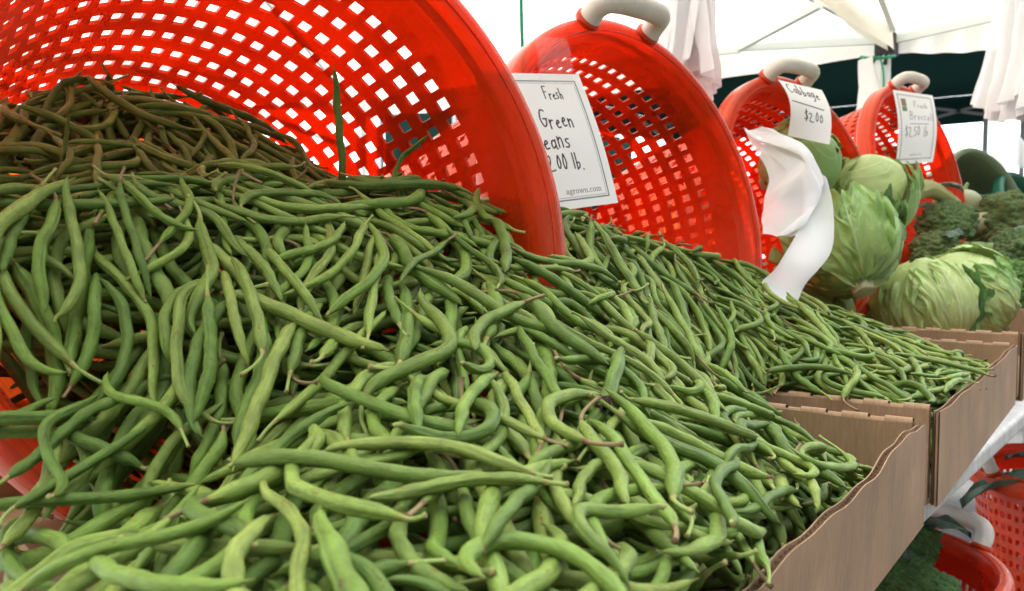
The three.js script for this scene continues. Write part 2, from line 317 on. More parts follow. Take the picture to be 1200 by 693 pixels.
const gSeam = (() => { const pts = []; for (let k = 0; k <= 120; k++) { const a = k / 120 * 2 * Math.PI; pts.push(V3(0.2085 * Math.cos(a), 0.0012, 0.2085 * Math.sin(a))); } return sweep(pts, () => 0.0008, 5, null, false); })();
const gBottom = (() => { const g = latheUV([new THREE.Vector2(0.0001, 0), new THREE.Vector2(0.06, 0), new THREE.Vector2(0.062, 0.004), new THREE.Vector2(0.12, 0.004), new THREE.Vector2(0.122, 0), new THREE.Vector2(B.rbot + 0.001, 0), new THREE.Vector2(B.rbot + 0.001, 0.006)].map((v) => new THREE.Vector2(v.x, v.y - B.depth)), 84); return g; })();
// grip bent from a tube; stands on the rim, out along +y (the opening's normal) and -> radially
function gripGeo(w = 0.052, out = 0.030, up = 0.012, r = 0.0128) {
  const rr = 0.2145, P = [];
  const pts = curve([[-w, 0.000, rr - 0.003], [-w, out * 0.45, rr + up * 0.5], [-w * 0.9, out * 0.9, rr + up * 0.85], [-w * 0.55, out * 1.05, rr + up], [0, out * 1.08, rr + up * 1.02], [w * 0.55, out * 1.05, rr + up], [w * 0.9, out * 0.9, rr + up * 0.85], [w, out * 0.45, rr + up * 0.5], [w, 0.000, rr - 0.003]], 48);
  return sweep(pts, () => r, 14);
}
const gGrip = gripGeo();
const gCollars = [-1, 1].map((s) => sweep([V3(s * 0.052, -0.002, 0.2135), V3(s * 0.052, 0.005, 0.2165)], () => 0.0152, 16));
function makeBasket(name, label, group, holed, mats, pos, quat, both = false, grips = true) {
  const g = thing(name, label, 'basket', [0, 0, 0], group);
  part('wall', holed ? gBasketWall : gTubWall, mats[0], g);
  const lip = mats[0], rim = part('rim', gRim, lip, g); part('mould_line', gSeam, lip, rim);
  part('bottom', gBottom, mats[0], g);
  for (const s of grips ? (both ? [1, -1] : [1]) : []) { const h = part('handle', gGrip, mats[1], g), cs = gCollars.map((c) => part('handle_socket', c, lip, h)); if (s < 0) h.rotation.y = Math.PI; }
  g.position.set(...pos); g.quaternion.copy(quat); return g;
}
// opening's centre, tilt above level and turn about the vertical; +y of the basket is the opening's normal, +z its top
function basketQuat(t, psi) {
  const n = V3(Math.sin(psi) * Math.cos(t), Math.sin(t), Math.cos(psi) * Math.cos(t)), z = V3(0, 1, 0).addScaledVector(n, -n.y).normalize(), x = n.clone().cross(z);
  return new THREE.Quaternion().setFromRotationMatrix(new THREE.Matrix4().makeBasis(x, n, z));
}
const tipped = [
  { c: [0.369, 0.255, -0.415], t: 0.243, p: -0.194, label: 'orange-red perforated basket tipped over, holding the nearest beans' },
  { c: [0.894, 0.269, -0.450], t: 0.226, p: -0.219, label: 'tipped orange-red perforated basket with the green beans price sign taped on' },
  { c: [1.485, 0.300, -0.447], t: 0.252, p: -0.276, label: 'tipped orange-red perforated basket behind the cabbages with curled sign' },
  { c: [2.135, 0.373, -0.394], t: 0.222, p: -0.227, label: 'tipped orange-red perforated basket behind the broccoli with broccoli price sign' },
];
for (const b of tipped) { b.q = basketQuat(b.t, b.p); b.pos = [b.c[0], TY + b.c[1], b.c[2]]; b.obj = makeBasket('tipped_basket', b.label, 'orange-red baskets tipped along the table', true, [redPlastic, handlePlastic], b.pos, b.q); b.inv = b.q.clone().invert(); }

// ---------------------------------------------------------------- green beans
const mottle = tex(1024, 256, (u, v) => { // skin: cloudy greens, pale streaks, small rusty scars
  const n = 0.45 * tnoise(u, v, 24, 4, 51) + 0.35 * tnoise(u, v, 90, 14, 52) + 0.2 * tnoise(u, v, 300, 60, 53), k = 0.76 + 0.30 * n, w = tnoise(u, v, 60, 10, 54) + 0.25 * tnoise(u, v, 240, 60, 58);
  const sc = sstep(1.06, 1.14, w), st = sstep(0.80, 0.95, tnoise(u, v, 14, 22, 59)) * 0.16;
  return [lerp(k + st, 0.86, sc), lerp(k + st * 0.8, 0.55, sc), lerp(k * 0.97 + st, 0.5, sc)];
}, true, [4, 33]);
const podBump = tex(512, 128, (u, v) => { const n = 0.4 * tnoise(u, v, 24, 12, 55) + 0.35 * tnoise(u, v, 70, 36, 56) + 0.25 * tnoise(u, v, 128, 64, 57); return [n, n, n]; }, false, [6, 33]);
const podMats = [[0.176, 0.290, 0.052], [0.198, 0.318, 0.060], [0.138, 0.238, 0.044], [0.236, 0.345, 0.072], [0.172, 0.266, 0.056], [0.258, 0.342, 0.078], [0.114, 0.200, 0.038], [0.208, 0.298, 0.066]]
  .map(([r, g, b]) => phy({ color: lin(r, g, b), map: mottle, bumpMap: podBump, bumpScale: 0.0004, roughness: 0.5, specularIntensity: 0.45, vertexColors: true, sheen: 0.15, sheenRoughness: 0.6, sheenColor: lin(0.5, 0.6, 0.4) }));
const stemMat = std({ vertexColors: true, roughness: 0.8 });
// one bean variety: spine centred on its middle, x along the chord, y across in the plane of its bow
function makeBean(seed) {
  const r = rngOf(1000 + seed * 7919), n = 34, L = 0.082 + 0.046 * r() + (r() < 0.1 ? 0.02 : 0), rad = 0.0031 + 0.0012 * r();
  const kind = r(), bow = kind < 0.3 ? R(1.2, 2.5, r) : gauss(r) * 1.0, sA = gauss(r) * 0.6, hookT = r() < 0.5 ? gauss(r) * 1.5 : 0, hookS = r() < 0.35 ? gauss(r) * 1.2 : 0, zA = gauss(r) * 0.006, zB = gauss(r) * 0.005;
  let x = 0, y = 0; const raw = [];
  for (let i = 0; i <= n; i++) {
    const t = i / n, ph = bow * (t - 0.5) + sA * Math.sin(t * 6.28) + hookT * sstep(0.72, 1, t) * (t - 0.5) + hookS * sstep(0.22, 0, t) * (t - 0.5) + 0.09 * Math.sin(t * 23 + seed);
    raw.push(V3(x, y, zA * Math.sin(t * 3.14) + zB * Math.sin(t * 6.28))); x += Math.cos(ph) * L / n; y += Math.sin(ph) * L / n;
  }
  const A = raw[0], Z = raw[n], an = Math.atan2(Z.y - A.y, Z.x - A.x), c = Math.cos(-an), s = Math.sin(-an), m = V3(0, 0, 0);
  for (const p of raw) { const px = p.x * c - p.y * s, py = p.x * s + p.y * c; p.x = px; p.y = py; m.add(p); } m.multiplyScalar(1 / raw.length);
  for (const p of raw) p.sub(m);
  const bn = 4 + Math.floor(r() * 4), ba = r() < 0.7 ? R(0.01, 0.045, r) : R(0.06, 0.12, r), bo = r() * 6, fl = 0.78 + 0.2 * r();
  const rr = (t) => rad * (0.40 + 0.6 * Math.pow(sstep(0, 0.11, t), 0.8)) * (1 - 0.45 * sstep(0.72, 0.95, t)) * (1 - 0.86 * sstep(0.93, 0.985, t)) * (1 + ba * Math.sin(t * bn * 6.28 + bo) * sstep(0.05, 0.2, t) * sstep(0.97, 0.8, t));
  const t0 = r() * 6.283, rf = (t, th0) => { const th = th0 - t0 - 0.6 * t, d1 = Math.abs(Math.atan2(Math.sin(th), Math.cos(th))), d2 = Math.abs(Math.atan2(Math.sin(th - Math.PI), Math.cos(th - Math.PI))); return rr(t) * (1 - 0.15 * Math.exp(-d1 * d1 / 0.03) - 0.07 * Math.exp(-d2 * d2 / 0.03)); };
  const cf = (t, th0) => {
    const th = th0 - t0 - 0.6 * t, d1 = Math.abs(Math.atan2(Math.sin(th), Math.cos(th))), su = 1 - 0.36 * Math.exp(-d1 * d1 / 0.02), tip = sstep(0.93, 1, t), st = sstep(0.05, 0, t), nz = 0.9 + 0.2 * noise3(t * 9 + seed, th * 0.6, 2);
    return [lerp(lerp(su * nz, 1.25, st * 0.7), 1.05, tip * 0.6), lerp(lerp(su * nz, 0.95, st * 0.7), 0.75, tip * 0.6), lerp(su * nz, 0.9, Math.max(st, tip) * 0.6)];
  };
  const pod = sweep(raw, rf, 22, cf, true, fl), uvA = pod.attributes.uv, uo = r() * 3; for (let i = 0; i < uvA.count; i++) uvA.setX(i, uvA.getX(i) + uo);
  // calyx and stalk at the stem end
  const e = raw[0], d = raw[0].clone().sub(raw[2]).normalize(), side = V3(-d.y, d.x, 0), k = r();
  const sl = k < 0.28 ? 0.003 : R(0.008, 0.024, r), cu = gauss(r) * 0.7, sp = [e.clone().addScaledVector(d, -0.0008)], dz = gauss(r) * 0.4;
  for (let i = 1; i <= 9; i++) { const t = i / 9; sp.push(e.clone().addScaledVector(d, sl * t).addScaledVector(side, sl * cu * t * t).add(V3(0, 0, sl * dz * t * t))); }
  const dry = r() < 0.35, c0 = dry ? [0.17, 0.105, 0.045] : [0.30, 0.26, 0.09], c1 = dry ? [0.26, 0.19, 0.09] : [0.27, 0.36, 0.09];
  const stem = sweep(sp, (t, th) => (t < 0.001 ? rr(0) * 1.02 : lerp(rr(0) * 1.2, 0.00105, sstep(0, 0.2, t)) + (t > 0.94 ? 0.0005 : 0)) * (1 + 0.12 * Math.sin(th * 5)), 8, (t) => (t < 0.22 || t > 0.93 ? c0 : c1));
  return { pod, stem, pts: raw, r: raw.map((_, i) => Math.max(0.0012, rr(i / n))), L, rad };
}
const NV = 44, beans = []; for (let i = 0; i < NV; i++) beans.push(makeBean(i));

// heap: wished-for height of the beans above the table
const hx = [0.06, 0.20, 0.30, 0.42, 0.54, 0.64, 0.74, 0.85, 1.00, 1.12, 1.25, 1.40], hz = [-0.136, -0.20, -0.28, -0.35, -0.40, -0.46, -0.55, -0.615, -0.68];
const hh = [
  [0.09, 0.100, 0.100, 0.082, 0.066, 0.038, 0.012, 0.056, 0.062, 0.060, 0.050, 0.030],
  [0.09, 0.110, 0.118, 0.116, 0.098, 0.062, 0.028, 0.072, 0.080, 0.078, 0.064, 0.040],
  [0.09, 0.112, 0.140, 0.150, 0.140, 0.108, 0.070, 0.102, 0.112, 0.104, 0.086, 0.058],
  [0.05, 0.088, 0.165, 0.188, 0.190, 0.185, 0.160, 0.152, 0.148, 0.136, 0.104, 0.066],
  [0.06, 0.112, 0.200, 0.222, 0.226, 0.228, 0.212, 0.200, 0.185, 0.165, 0.120, 0.070],
  [0.19, 0.222, 0.244, 0.250, 0.250, 0.238, 0.222, 0.210, 0.190, 0.165, 0.120, 0.070],
  [0.19, 0.215, 0.235, 0.245, 0.245, 0.225, 0.200, 0.205, 0.185, 0.160, 0.110, 0.070],
  [0.20, 0.240, 0.275, 0.292, 0.285, 0.190, 0.170, 0.200, 0.180, 0.155, 0.100, 0.065],
  [0.22, 0.275, 0.325, 0.345, 0.345, 0.150, 0.150, 0.200, 0.180, 0.150, 0.090, 0.060]];
function wish(x, z) {
  let i = 0; while (i < hx.length - 2 && x > hx[i + 1]) i++; let j = 0; while (j < hz.length - 2 && z < hz[j + 1]) j++;
  const u = clamp((x - hx[i]) / (hx[i + 1] - hx[i])), v = clamp((z - hz[j]) / (hz[j + 1] - hz[j])), su = u * u * (3 - 2 * u) * 0.5 + u * 0.5;
  return lerp(lerp(hh[j][i], hh[j][i + 1], su), lerp(hh[j + 1][i], hh[j + 1][i + 1], su), v) + (noise3(x * 16, z * 16, 5) - 0.5) * 0.022 * sstep(-0.15, -0.3, z);
}
const cell = 0.0025, gx0 = 0.0, gz0 = -0.74, nx = Math.round(1.55 / cell), nz = Math.round(0.72 / cell), Hm = new Float32Array(nx * nz);
const inTray = (x, z) => (x > 0.215 && x < 0.742 || x > 0.828 && x < 1.408) && z < -0.14;
for (let j = 0; j < nz; j++) for (let i = 0; i < nx; i++) {
  const x = gx0 + i * cell, z = gz0 + j * cell;
  let h = 0;
  if (inTray(x, z)) h = 0.006;
  else if (z < -0.128 && x > 0.196 && x < 1.425) h = (x < 0.22 && z < -0.43) ? 0 : (x > 0.758 && x < 0.812) ? (z < -0.3 ? 0.075 : 0) : trayH;
  Hm[j * nx + i] = Math.max(h, inTray(x, z) || (x > 0.7 && x < 0.85 && z < -0.3) ? wish(x, z) - 0.24 : 0);
}
const mapAt = (x, z) => { const i = Math.round((x - gx0) / cell), j = Math.round((z - gz0) / cell); return i < 0 || j < 0 || i >= nx || j >= nz ? 0 : Hm[j * nx + i]; };
function deposit(p, r) {
  const k = Math.ceil(r / cell), ci = Math.round((p.x - gx0) / cell), cj = Math.round((p.z - gz0) / cell);
  for (let j = cj - k; j <= cj + k; j++) for (let i = ci - k; i <= ci + k; i++) {
    if (i < 0 || j < 0 || i >= nx || j >= nz) continue;
    const dx = gx0 + i * cell - p.x, dz = gz0 + j * cell - p.z, q = r * r - dx * dx - dz * dz;
    if (q > 0) { const y = p.y - TY + Math.sqrt(q), o = j * nx + i; if (y > Hm[o]) Hm[o] = y; }
  }
}
const tmp = V3(0, 0, 0);
function hitsBasket(p, r, free) {
  for (let k = 0; k < 2; k++) {
    const b = tipped[k]; tmp.set(p.x - b.pos[0], p.y - b.pos[1], p.z - b.pos[2]).applyQuaternion(b.inv);
    const s = -tmp.y, rho = Math.hypot(tmp.x, tmp.z);
    if (s > 0.0 && s < B.depth + 0.01) { const w = wallR(s) + B.wall / 2; if (Math.abs(rho - w) < r + 0.003) return true; if (s > B.depth - r - 0.002 && rho < w) return true; }
    if (s > -0.004 - r && s < 0.036 + r && rho > 0.2 - r && rho < 0.228 + r) return true;
  }
  return false;
}
for (let k = 0; k < 2; k++) for (let s = 0.01; s < B.depth; s += 0.004) for (let i = 0; i < 240; i++) { const a = i / 240 * 2 * Math.PI, b = tipped[k], p = V3(wallR(s) * Math.cos(a), -s, wallR(s) * Math.sin(a)).applyQuaternion(b.q); if (p.y < -0.03) deposit(p.add(V3(...b.pos)), 0.005); }
for (let k = 0; k < 2; k++) for (let i = 0; i < 240; i++) { const a = i / 240 * 2 * Math.PI, b = tipped[k], p = V3(0.214 * Math.cos(a), -0.012, 0.214 * Math.sin(a)).applyQuaternion(b.q); if (p.y < -0.02) deposit(p.add(V3(...b.pos)), 0.019); }
const placed = [];
const basis = new THREE.Matrix4();
function layBean(v, cx, cz, yaw, roll, opt = {}) {
  const b = beans[v], n = b.pts.length, cY = Math.cos(yaw), sY = Math.sin(yaw), cR = Math.cos(roll), sR = Math.sin(roll), sc = opt.scale || 1;
  const X = [], G = [];
  for (let i = 0; i < n; i += 2) {
    const p = b.pts[i], lx = p.x * sc, la = (p.y * cR - p.z * sR) * sc, w = (p.y * sR + p.z * cR) * sc, rr = b.r[i] * sc;
    let h = 0;
    for (const q of [-0.6, 0, 0.6]) { const l2 = la + q * rr; h = Math.max(h, mapAt(cx + lx * cY + l2 * sY, cz + lx * sY - l2 * cY) - (q ? rr * 0.2 : 0)); }
    X.push(lx); G.push(h + rr - w);
  }
  let a = -9, sl = 0;
  for (let i = 0; i < X.length; i++) if (X[i] <= 0) for (let j = 0; j < X.length; j++) if (X[j] > 0) {
    const t = -X[i] / (X[j] - X[i]), q = G[i] + (G[j] - G[i]) * t; if (q > a) { a = q; sl = (G[j] - G[i]) / (X[j] - X[i]); }
  }
  const be = opt.pitch !== undefined ? opt.pitch : Math.atan(sl);
  if (Math.abs(be) > 1.15 && opt.pitch === undefined) return null;
  const e1 = V3(cY * Math.cos(be), Math.sin(be), sY * Math.cos(be)), e2 = V3(sY, 0, -cY), e3 = e1.clone().cross(e2);
  const y2 = e2.clone().multiplyScalar(cR).addScaledVector(e3, sR), z2 = e2.clone().multiplyScalar(-sR).addScaledVector(e3, cR);
  const m = new THREE.Matrix4().makeBasis(e1, y2, z2).scale(V3(sc, sc, sc)).setPosition(cx, TY + (opt.y || a - 0.0018), cz);
  const W = b.pts.map((p) => p.clone().applyMatrix4(m));
  return { v, m, W, sc };
}
function settle(d) { // keep it: write it into the height map
  const b = beans[d.v];
  for (let i = 0; i < d.W.length; i++) { deposit(d.W[i], b.r[i] * d.sc); if (i) { tmp.copy(d.W[i]).add(d.W[i - 1]).multiplyScalar(0.5); deposit(tmp.clone(), b.r[i] * d.sc); } }
  d.id = placed.length; placed.push(d); return d;
}
function fits(d, over) {
  const b = beans[d.v], lone = hash3(d.v, d.W[0].x * 9999, d.W[0].z * 9999);
  for (let i = 0; i < d.W.length; i += 2) {
    const p = d.W[i], y = p.y - TY, r = b.r[i] * d.sc;
    if (hitsBasket(p, r)) { d.why = 'basket'; return false; }
    if (y - r < trayH - 0.004 && !inTray(p.x + 0.004, p.z + 0.004) ) return false;
    if (y - r < trayH - 0.004 && !inTray(p.x - 0.004, p.z + 0.004)) return false;
    if (p.z > -0.120 || p.x < 0.10 || (p.x < 0.192 && p.z > -0.43 && lone > 0.3)) return false;
    if (y + r > wish(p.x, p.z) + over) { d.why = 'high'; return false; }
  }
  return true;
}
{
  const r = rngOf(4242), why = {};
  for (const [tries, over, gap, flat] of [[130000, 0.006, 0.004, 0.3], [60000, 0.012, 0.006, 0.5], [60000, 0.019, 0.010, 0.6], [60000, 0.026, 0.014, 0.6], [70000, 0.032, 0.018, 0.5], [120000, 0.036, 0.005, 0.8]]) {
    const mouth = over === 0.036;              // last: close the mouth of the nearest basket
    for (let k = 0; k < tries; k++) {
      const x = mouth ? R(0.17, 0.38, r) : R(0.13, 1.41, r), z = mouth ? R(-0.60, -0.36, r) : R(-0.74, -0.14, r);
      if (!(x < 0.755 || x > 0.815 || z < -0.30) || wish(x, z) - mapAt(x, z) < gap) continue;
      const yaw = z > -0.42 && r() < (x > 0.45 ? 0.45 : 0.2) ? -0.7 + gauss(r) * 0.6 : R(0, 6.283, r);
      const d = layBean(Math.floor(r() * NV), x, z, yaw + (r() < 0.5 ? Math.PI : 0), (r() < 0.5 ? 0 : Math.PI) + gauss(r) * flat, { scale: mouth ? R(0.7, 1.0, r) : R(0.78, 1.08, r) });
      if (d && fits(d, over)) settle(d); else if (mouth) why[d ? d.why : 'steep'] = (why[d ? d.why : 'steep'] || 0) + 1;
    }
    console.log('beans', placed.length);
  }
  console.log(JSON.stringify(why));
}
// a few beans standing out of the heap or leaning on the basket
for (const [v, x, z, yaw, pitch, roll, sc] of [[3, 0.47, -0.50, 2.6, 1.35, 0.4, 0.95], [8, 0.50, -0.46, 0.3, 1.1, 0, 0.65], [21, 0.30, -0.58, 1.4, 1.3, 0, 0.4]]) {
  const b = beans[v], lo = Math.min(...b.pts.map((p) => p.x)) * sc, d = layBean(v, x, z, yaw, roll, { pitch, scale: sc, y: mapAt(x + lo * Math.cos(pitch) * Math.cos(yaw), z + lo * Math.cos(pitch) * Math.sin(yaw)) - lo * Math.sin(pitch) - 0.012 });
  if (!d.W.some((p, i) => hitsBasket(p, b.r[i] * sc - 0.004))) settle(d); else console.log('leaning bean left out', v);
}
// which of them show most: a small depth buffer from the customer's side
const shown = new Float32Array(placed.length);
{
  const W = 600, H = 347, zb = new Float32Array(W * H).fill(1e9), id = new Int32Array(W * H).fill(-1), f = 509, p = V3(0, 0, 0);
  camera.aspect = 1200 / 693; camera.updateMatrixWorld(true); const inv = camera.matrixWorld.clone().invert();
  for (const d of placed) for (let i = 0; i < d.W.length; i++) for (const h of [0, 0.5]) {
    if (h && i + 1 >= d.W.length) continue;
    p.copy(d.W[i]); if (h) p.lerp(d.W[i + 1], 0.5); p.applyMatrix4(inv); const z = -p.z; if (z < 0.05) continue;
    const px = 300 + f * p.x / z, py = 173.5 - f * p.y / z, rp = beans[d.v].r[i] * f / z;
    for (let y = Math.max(0, Math.ceil(py - rp)); y <= Math.min(H - 1, py + rp); y++) for (let x = Math.max(0, Math.ceil(px - rp)); x <= Math.min(W - 1, px + rp); x++) if (z < zb[y * W + x] && (x - px) ** 2 + (y - py) ** 2 <= rp * rp) { zb[y * W + x] = z; id[y * W + x] = d.id; }
  }
  for (let k = 0; k < W * H; k++) if (id[k] >= 0) shown[id[k]]++;
}
const order = placed.map((d) => d.id).sort((a, b) => shown[b] - shown[a]), single = new Set(order.slice(0, 300));
console.log('seen', order.filter((i) => shown[i] > 3).length, shown[order[299]]);
const heapOf = (d) => (d.W[17].x > 0.785 ? 1 : 0);
{
  const rest = [new Map(), new Map()], r = rngOf(99);
  for (const d of placed) {
    const mi = Math.floor(r() * podMats.length); d.mi = mi;
    if (single.has(d.id)) {
      const far = heapOf(d), g = thing('green_bean', far ? 'green bean lying on the heap in the farther tray' : 'green bean lying on the heap spilling from the nearest basket', 'green bean', [0, 0, 0], far ? 'beans on top of the farther heap' : 'beans on top of the nearest heap');
      d.m.decompose(g.position, g.quaternion, g.scale);
      part('pod', beans[d.v].pod, podMats[mi], g); part('stalk', beans[d.v].stem, stemMat, g);
    } else { const mp = rest[heapOf(d)]; if (!mp.has(d.v)) mp.set(d.v, []); mp.get(d.v).push(d); }
  }
  const podI = podMats[0].clone(); podI.color.setRGB(1, 1, 1);
  rest.forEach((mp, far) => {
    const g = thing('green_bean_heap', far ? 'smaller green beans packed together in the farther tray' : 'green beans packed together beneath the top ones in the nearest tray', 'bean heap'); g.userData.kind = 'stuff';
    for (const [v, list] of mp) {
      const a = new THREE.InstancedMesh(beans[v].pod, podI, list.length), b = new THREE.InstancedMesh(beans[v].stem, stemMat, list.length); a.name = 'pod'; b.name = 'stalk';
      list.forEach((d, i) => { a.setMatrixAt(i, d.m); b.setMatrixAt(i, d.m); a.setColorAt(i, podMats[d.mi].color); });
      for (const o of [a, b]) { o.castShadow = o.receiveShadow = true; g.add(o); }
    }
  });
}
//@@REST
// ---------------------------------------------------------------- dried scraps caught among the beans
{
  const m = std({ color: lin(0.055, 0.036, 0.020), roughness: 0.95 }), r = rngOf(5);
  for (const [x, z, s] of [[0.332, -0.233, 0.6], [0.385, -0.217, 0.8], [0.28, -0.437, 0.7], [0.52, -0.36, 0.5]]) {
    const y = mapAt(x, z), k = r() * 50;
    const g = sheet(18, 10, (u, v) => { const a = (u - 0.5) * 0.02 * s, b = (v - 0.5) * 0.011 * s; return [a + 0.004 * (noise3(u * 5 + k, v * 5, 1) - 0.5), 0.007 * s * noise3(u * 4 + k, v * 4, 7) + 0.003 * Math.sin(u * 7), b + 0.006 * (noise3(u * 5, v * 5 + k, 4) - 0.5)]; });
    const o = part('dried_blossom', g, m, scene); o.position.set(x, TY + y - 0.002, z); o.rotation.y = r() * 6;
    tag(o, 'dark shrivelled bean blossom caught on the bean heap', 'dried blossom', 'dried blossoms on the beans');
  }
}
// ---------------------------------------------------------------- cabbages
function veins(u, v) { // u -1..1 across, v 0..1 from the stem: strength of the vein and leaf relief
  const a = Math.abs(u), mid = Math.exp(-Math.pow(a / (0.05 * (1.15 - v) + 0.008), 2));
  let side = 0;
  for (let k = 0; k < 6; k++) { const v0 = 0.0 + k * 0.15 + (u > 0 ? 0.07 : 0) + 0.04 * Math.sin(k * 5 + (u > 0 ? 2 : 0)), w = v0 + (0.5 + 0.1 * Math.sin(k * 3)) * Math.pow(a, 0.8) + 0.09 * (noise3(u * 4, v * 4, k) - 0.5), d = (v - w) / (0.012 * (1.2 - a) + 0.004); side = Math.max(side, Math.exp(-d * d) * (1 - 0.6 * a)); }
  const net = 0 * Math.pow(1 - Math.min(1, worley3(u * 9, v * 12, 3.3) * 1.15), 2) < 0.12 ? 0.25 : 0;
  return Math.max(mid, side * 0.8, net * 0.6);
}
const leafTex = (pale, dark, vein, seed) => tex(384, 384, (tu, tv) => {
  const u = tu * 2 - 1, s = clamp(veins(u, tv)), n = 0.6 * noise3(tu * 7, tv * 7, seed) + 0.4 * noise3(tu * 40, tv * 40, seed), e = clamp(sstep(0.25, 1, tv) * 0.7 + n * 0.5 - 0.15);
  return [0, 1, 2].map((c) => lerp(lerp(pale[c], dark[c], e), vein[c], s * 0.8) * (0.92 + 0.16 * n));
});
const leafBump = tex(384, 384, (tu, tv) => { const k = clamp(veins(tu * 2 - 1, tv)) * 0.4 + 0.45 * noise3(tu * 12, tv * 14, 8) + 0.15 * noise3(tu * 40, tv * 40, 8); return [k, k, k]; }, false);
const leafMats = [
  phy({ map: leafTex([0.76, 0.81, 0.53], [0.63, 0.74, 0.41], [0.88, 0.91, 0.72], 1), bumpMap: leafBump, bumpScale: 0.0018, roughness: 0.5, transmission: 0.12, thickness: 0 }),
  phy({ map: leafTex([0.64, 0.75, 0.44], [0.46, 0.63, 0.31], [0.80, 0.86, 0.62], 2), bumpMap: leafBump, bumpScale: 0.002, roughness: 0.5, transmission: 0.15, thickness: 0 }),
  phy({ map: leafTex([0.48, 0.60, 0.36], [0.27, 0.43, 0.22], [0.62, 0.72, 0.48], 3), bumpMap: leafBump, bumpScale: 0.002, roughness: 0.5, transmission: 0.15, thickness: 0 }),
];
const stubMat = std({ color: lin(0.52, 0.50, 0.30), roughness: 0.8, map: dirt });
function cabbageLeaf(r, az, width, vmax, gap, ruffle, flare, seed) {
  return sheet(96, 76, (tu, tv) => {
    const u = tu * 2 - 1, cut = ruffle > 0 ? 1 - 0.16 * u * u + 0.09 * Math.sin(u * 6 + seed) + 0.05 * Math.sin(u * 15 + seed * 2) + 0.03 * Math.sin(u * 37 + seed) : 1;
    const w = width * (0.22 + 0.78 * Math.sin(Math.min(1, tv * 1.3) * Math.PI * 0.5)) * (ruffle > 0 ? 1 + 0.06 * Math.sin(tv * 21 + seed) * Math.abs(u) : 1), pol = 0.12 + tv * vmax * cut, edge = Math.pow(Math.max(Math.abs(u), sstep(0.5, 1, tv)), 4);
    const wave = 0.5 * Math.sin(u * 13 + tv * 7 + seed) + 0.35 * Math.sin(u * 27 - tv * 19 + seed * 2) + 0.35 * Math.sin(tv * 25 + seed * 2 + u * 5);
    const rr = r * (1 + gap + 0.018 * Math.sin(u * 5 + seed) + flare * (Math.pow(tv, 5) + 0.7 * Math.pow(Math.abs(u), 6) * tv) + ruffle * edge * wave + 0.07 * (noise3(u * 3 + seed, tv * 4, 1) - 0.5) + 0.018 * (noise3(u * 10 + seed, tv * 12, 4) - 0.5) + 0.05 * Math.exp(-u * u / 0.02) * (1 - tv) + 0.022 * veins(u, tv) + 0.02 * Math.sin(u * 9 + tv * 6 + seed) * Math.abs(u) * tv);
    const a = az + u * w / Math.max(0.35, Math.sin(Math.min(pol, 2.4))) * 0.75, s = Math.sin(pol);
    return [rr * s * Math.cos(a), -rr * Math.cos(pol) * 0.94, rr * s * Math.sin(a)];
  });
}
function makeCabbage(label, pos, r, stemDir, spin, tones, seed, flare = 0.12) {
  const g = thing('cabbage', label, 'cabbage', pos, 'cabbages piled in their tray'), q = rngOf(seed);
  part('head', cabbageLeaf(r * 0.97, 0, 3.2, 2.95, -0.03, 0.0, 0, seed), leafMats[tones[0]], g);
  const nl = tones.length - 1;
  for (let k = 0; k < nl; k++) part('leaf', cabbageLeaf(r, k * 6.283 / nl + R(-0.3, 0.3, q), R(0.8, 1.15, q), lerp(2.35, 1.45, k / nl) + R(-0.15, 0.25, q), 0.01 + 0.10 * k / nl, R(0.05, 0.10, q), k > nl / 2 ? flare * R(0.5, 1.4, q) : 0.02, seed + k * 3), leafMats[tones[k + 1]], g);
  part('stem', sweep(curve([[0, -r * 0.85, 0], [0.003, -r * 1.0, 0.002], [0.004, -r * 1.16, 0.003]], 8), (t, th) => r * (0.24 - 0.05 * t) * (1 + 0.08 * Math.sin(th * 5 + seed)), 18), stubMat, g);
  const d = V3(...stemDir).normalize(); g.quaternion.setFromUnitVectors(V3(0, -1, 0), d).multiply(new THREE.Quaternion().setFromAxisAngle(V3(0, 1, 0), spin));
  return g;
}
makeCabbage('large cabbage with loose crinkled outer leaves and its cut stem facing out', [1.475, 1.030, -0.385], 0.084, [-0.42, -0.72, 0.38], 0.6, [1, 1, 0, 1, 2, 1, 1, 2], 11, 0.17);
makeCabbage('pale round cabbage with dark ruffled leaf, on top behind the large loose one', [1.70, 1.120, -0.41], 0.084, [0.3, -1, -0.2], 2.0, [0, 0, 1, 0, 1, 2], 23, 0.10);
makeCabbage('small green cabbage inside the tipped basket beneath the curled sign', [1.535, 1.165, -0.475], 0.070, [0.1, -0.4, -1], 1.0, [1, 0, 1, 1, 1], 31, 0.1);
makeCabbage('cabbage with one dark green leaf wrapped over it, at the tray corner', [1.60, 0.930, -0.285], 0.082, [0.1, -1, 0.3], 4.0, [0, 0, 0, 1, 2], 47, 0.08);
makeCabbage('pale cabbage with curled-back yellowish outer leaves beside the broccoli', [1.79, 0.935, -0.255], 0.088, [0.45, -0.6, 0.55], 0.2, [0, 0, 0, 1, 0, 0, 1], 59, 0.18);
makeCabbage('cabbage wedged low between the large loose one and the farther bean tray', [1.535, 0.900, -0.46], 0.082, [0, -1, 0], 0, [1, 1, 2], 67, 0.05);
makeCabbage('cabbage low in the tray under the pale round one', [1.76, 0.93, -0.44], 0.09, [0, -1, 0], 0, [1, 1, 2, 1], 71, 0.05);

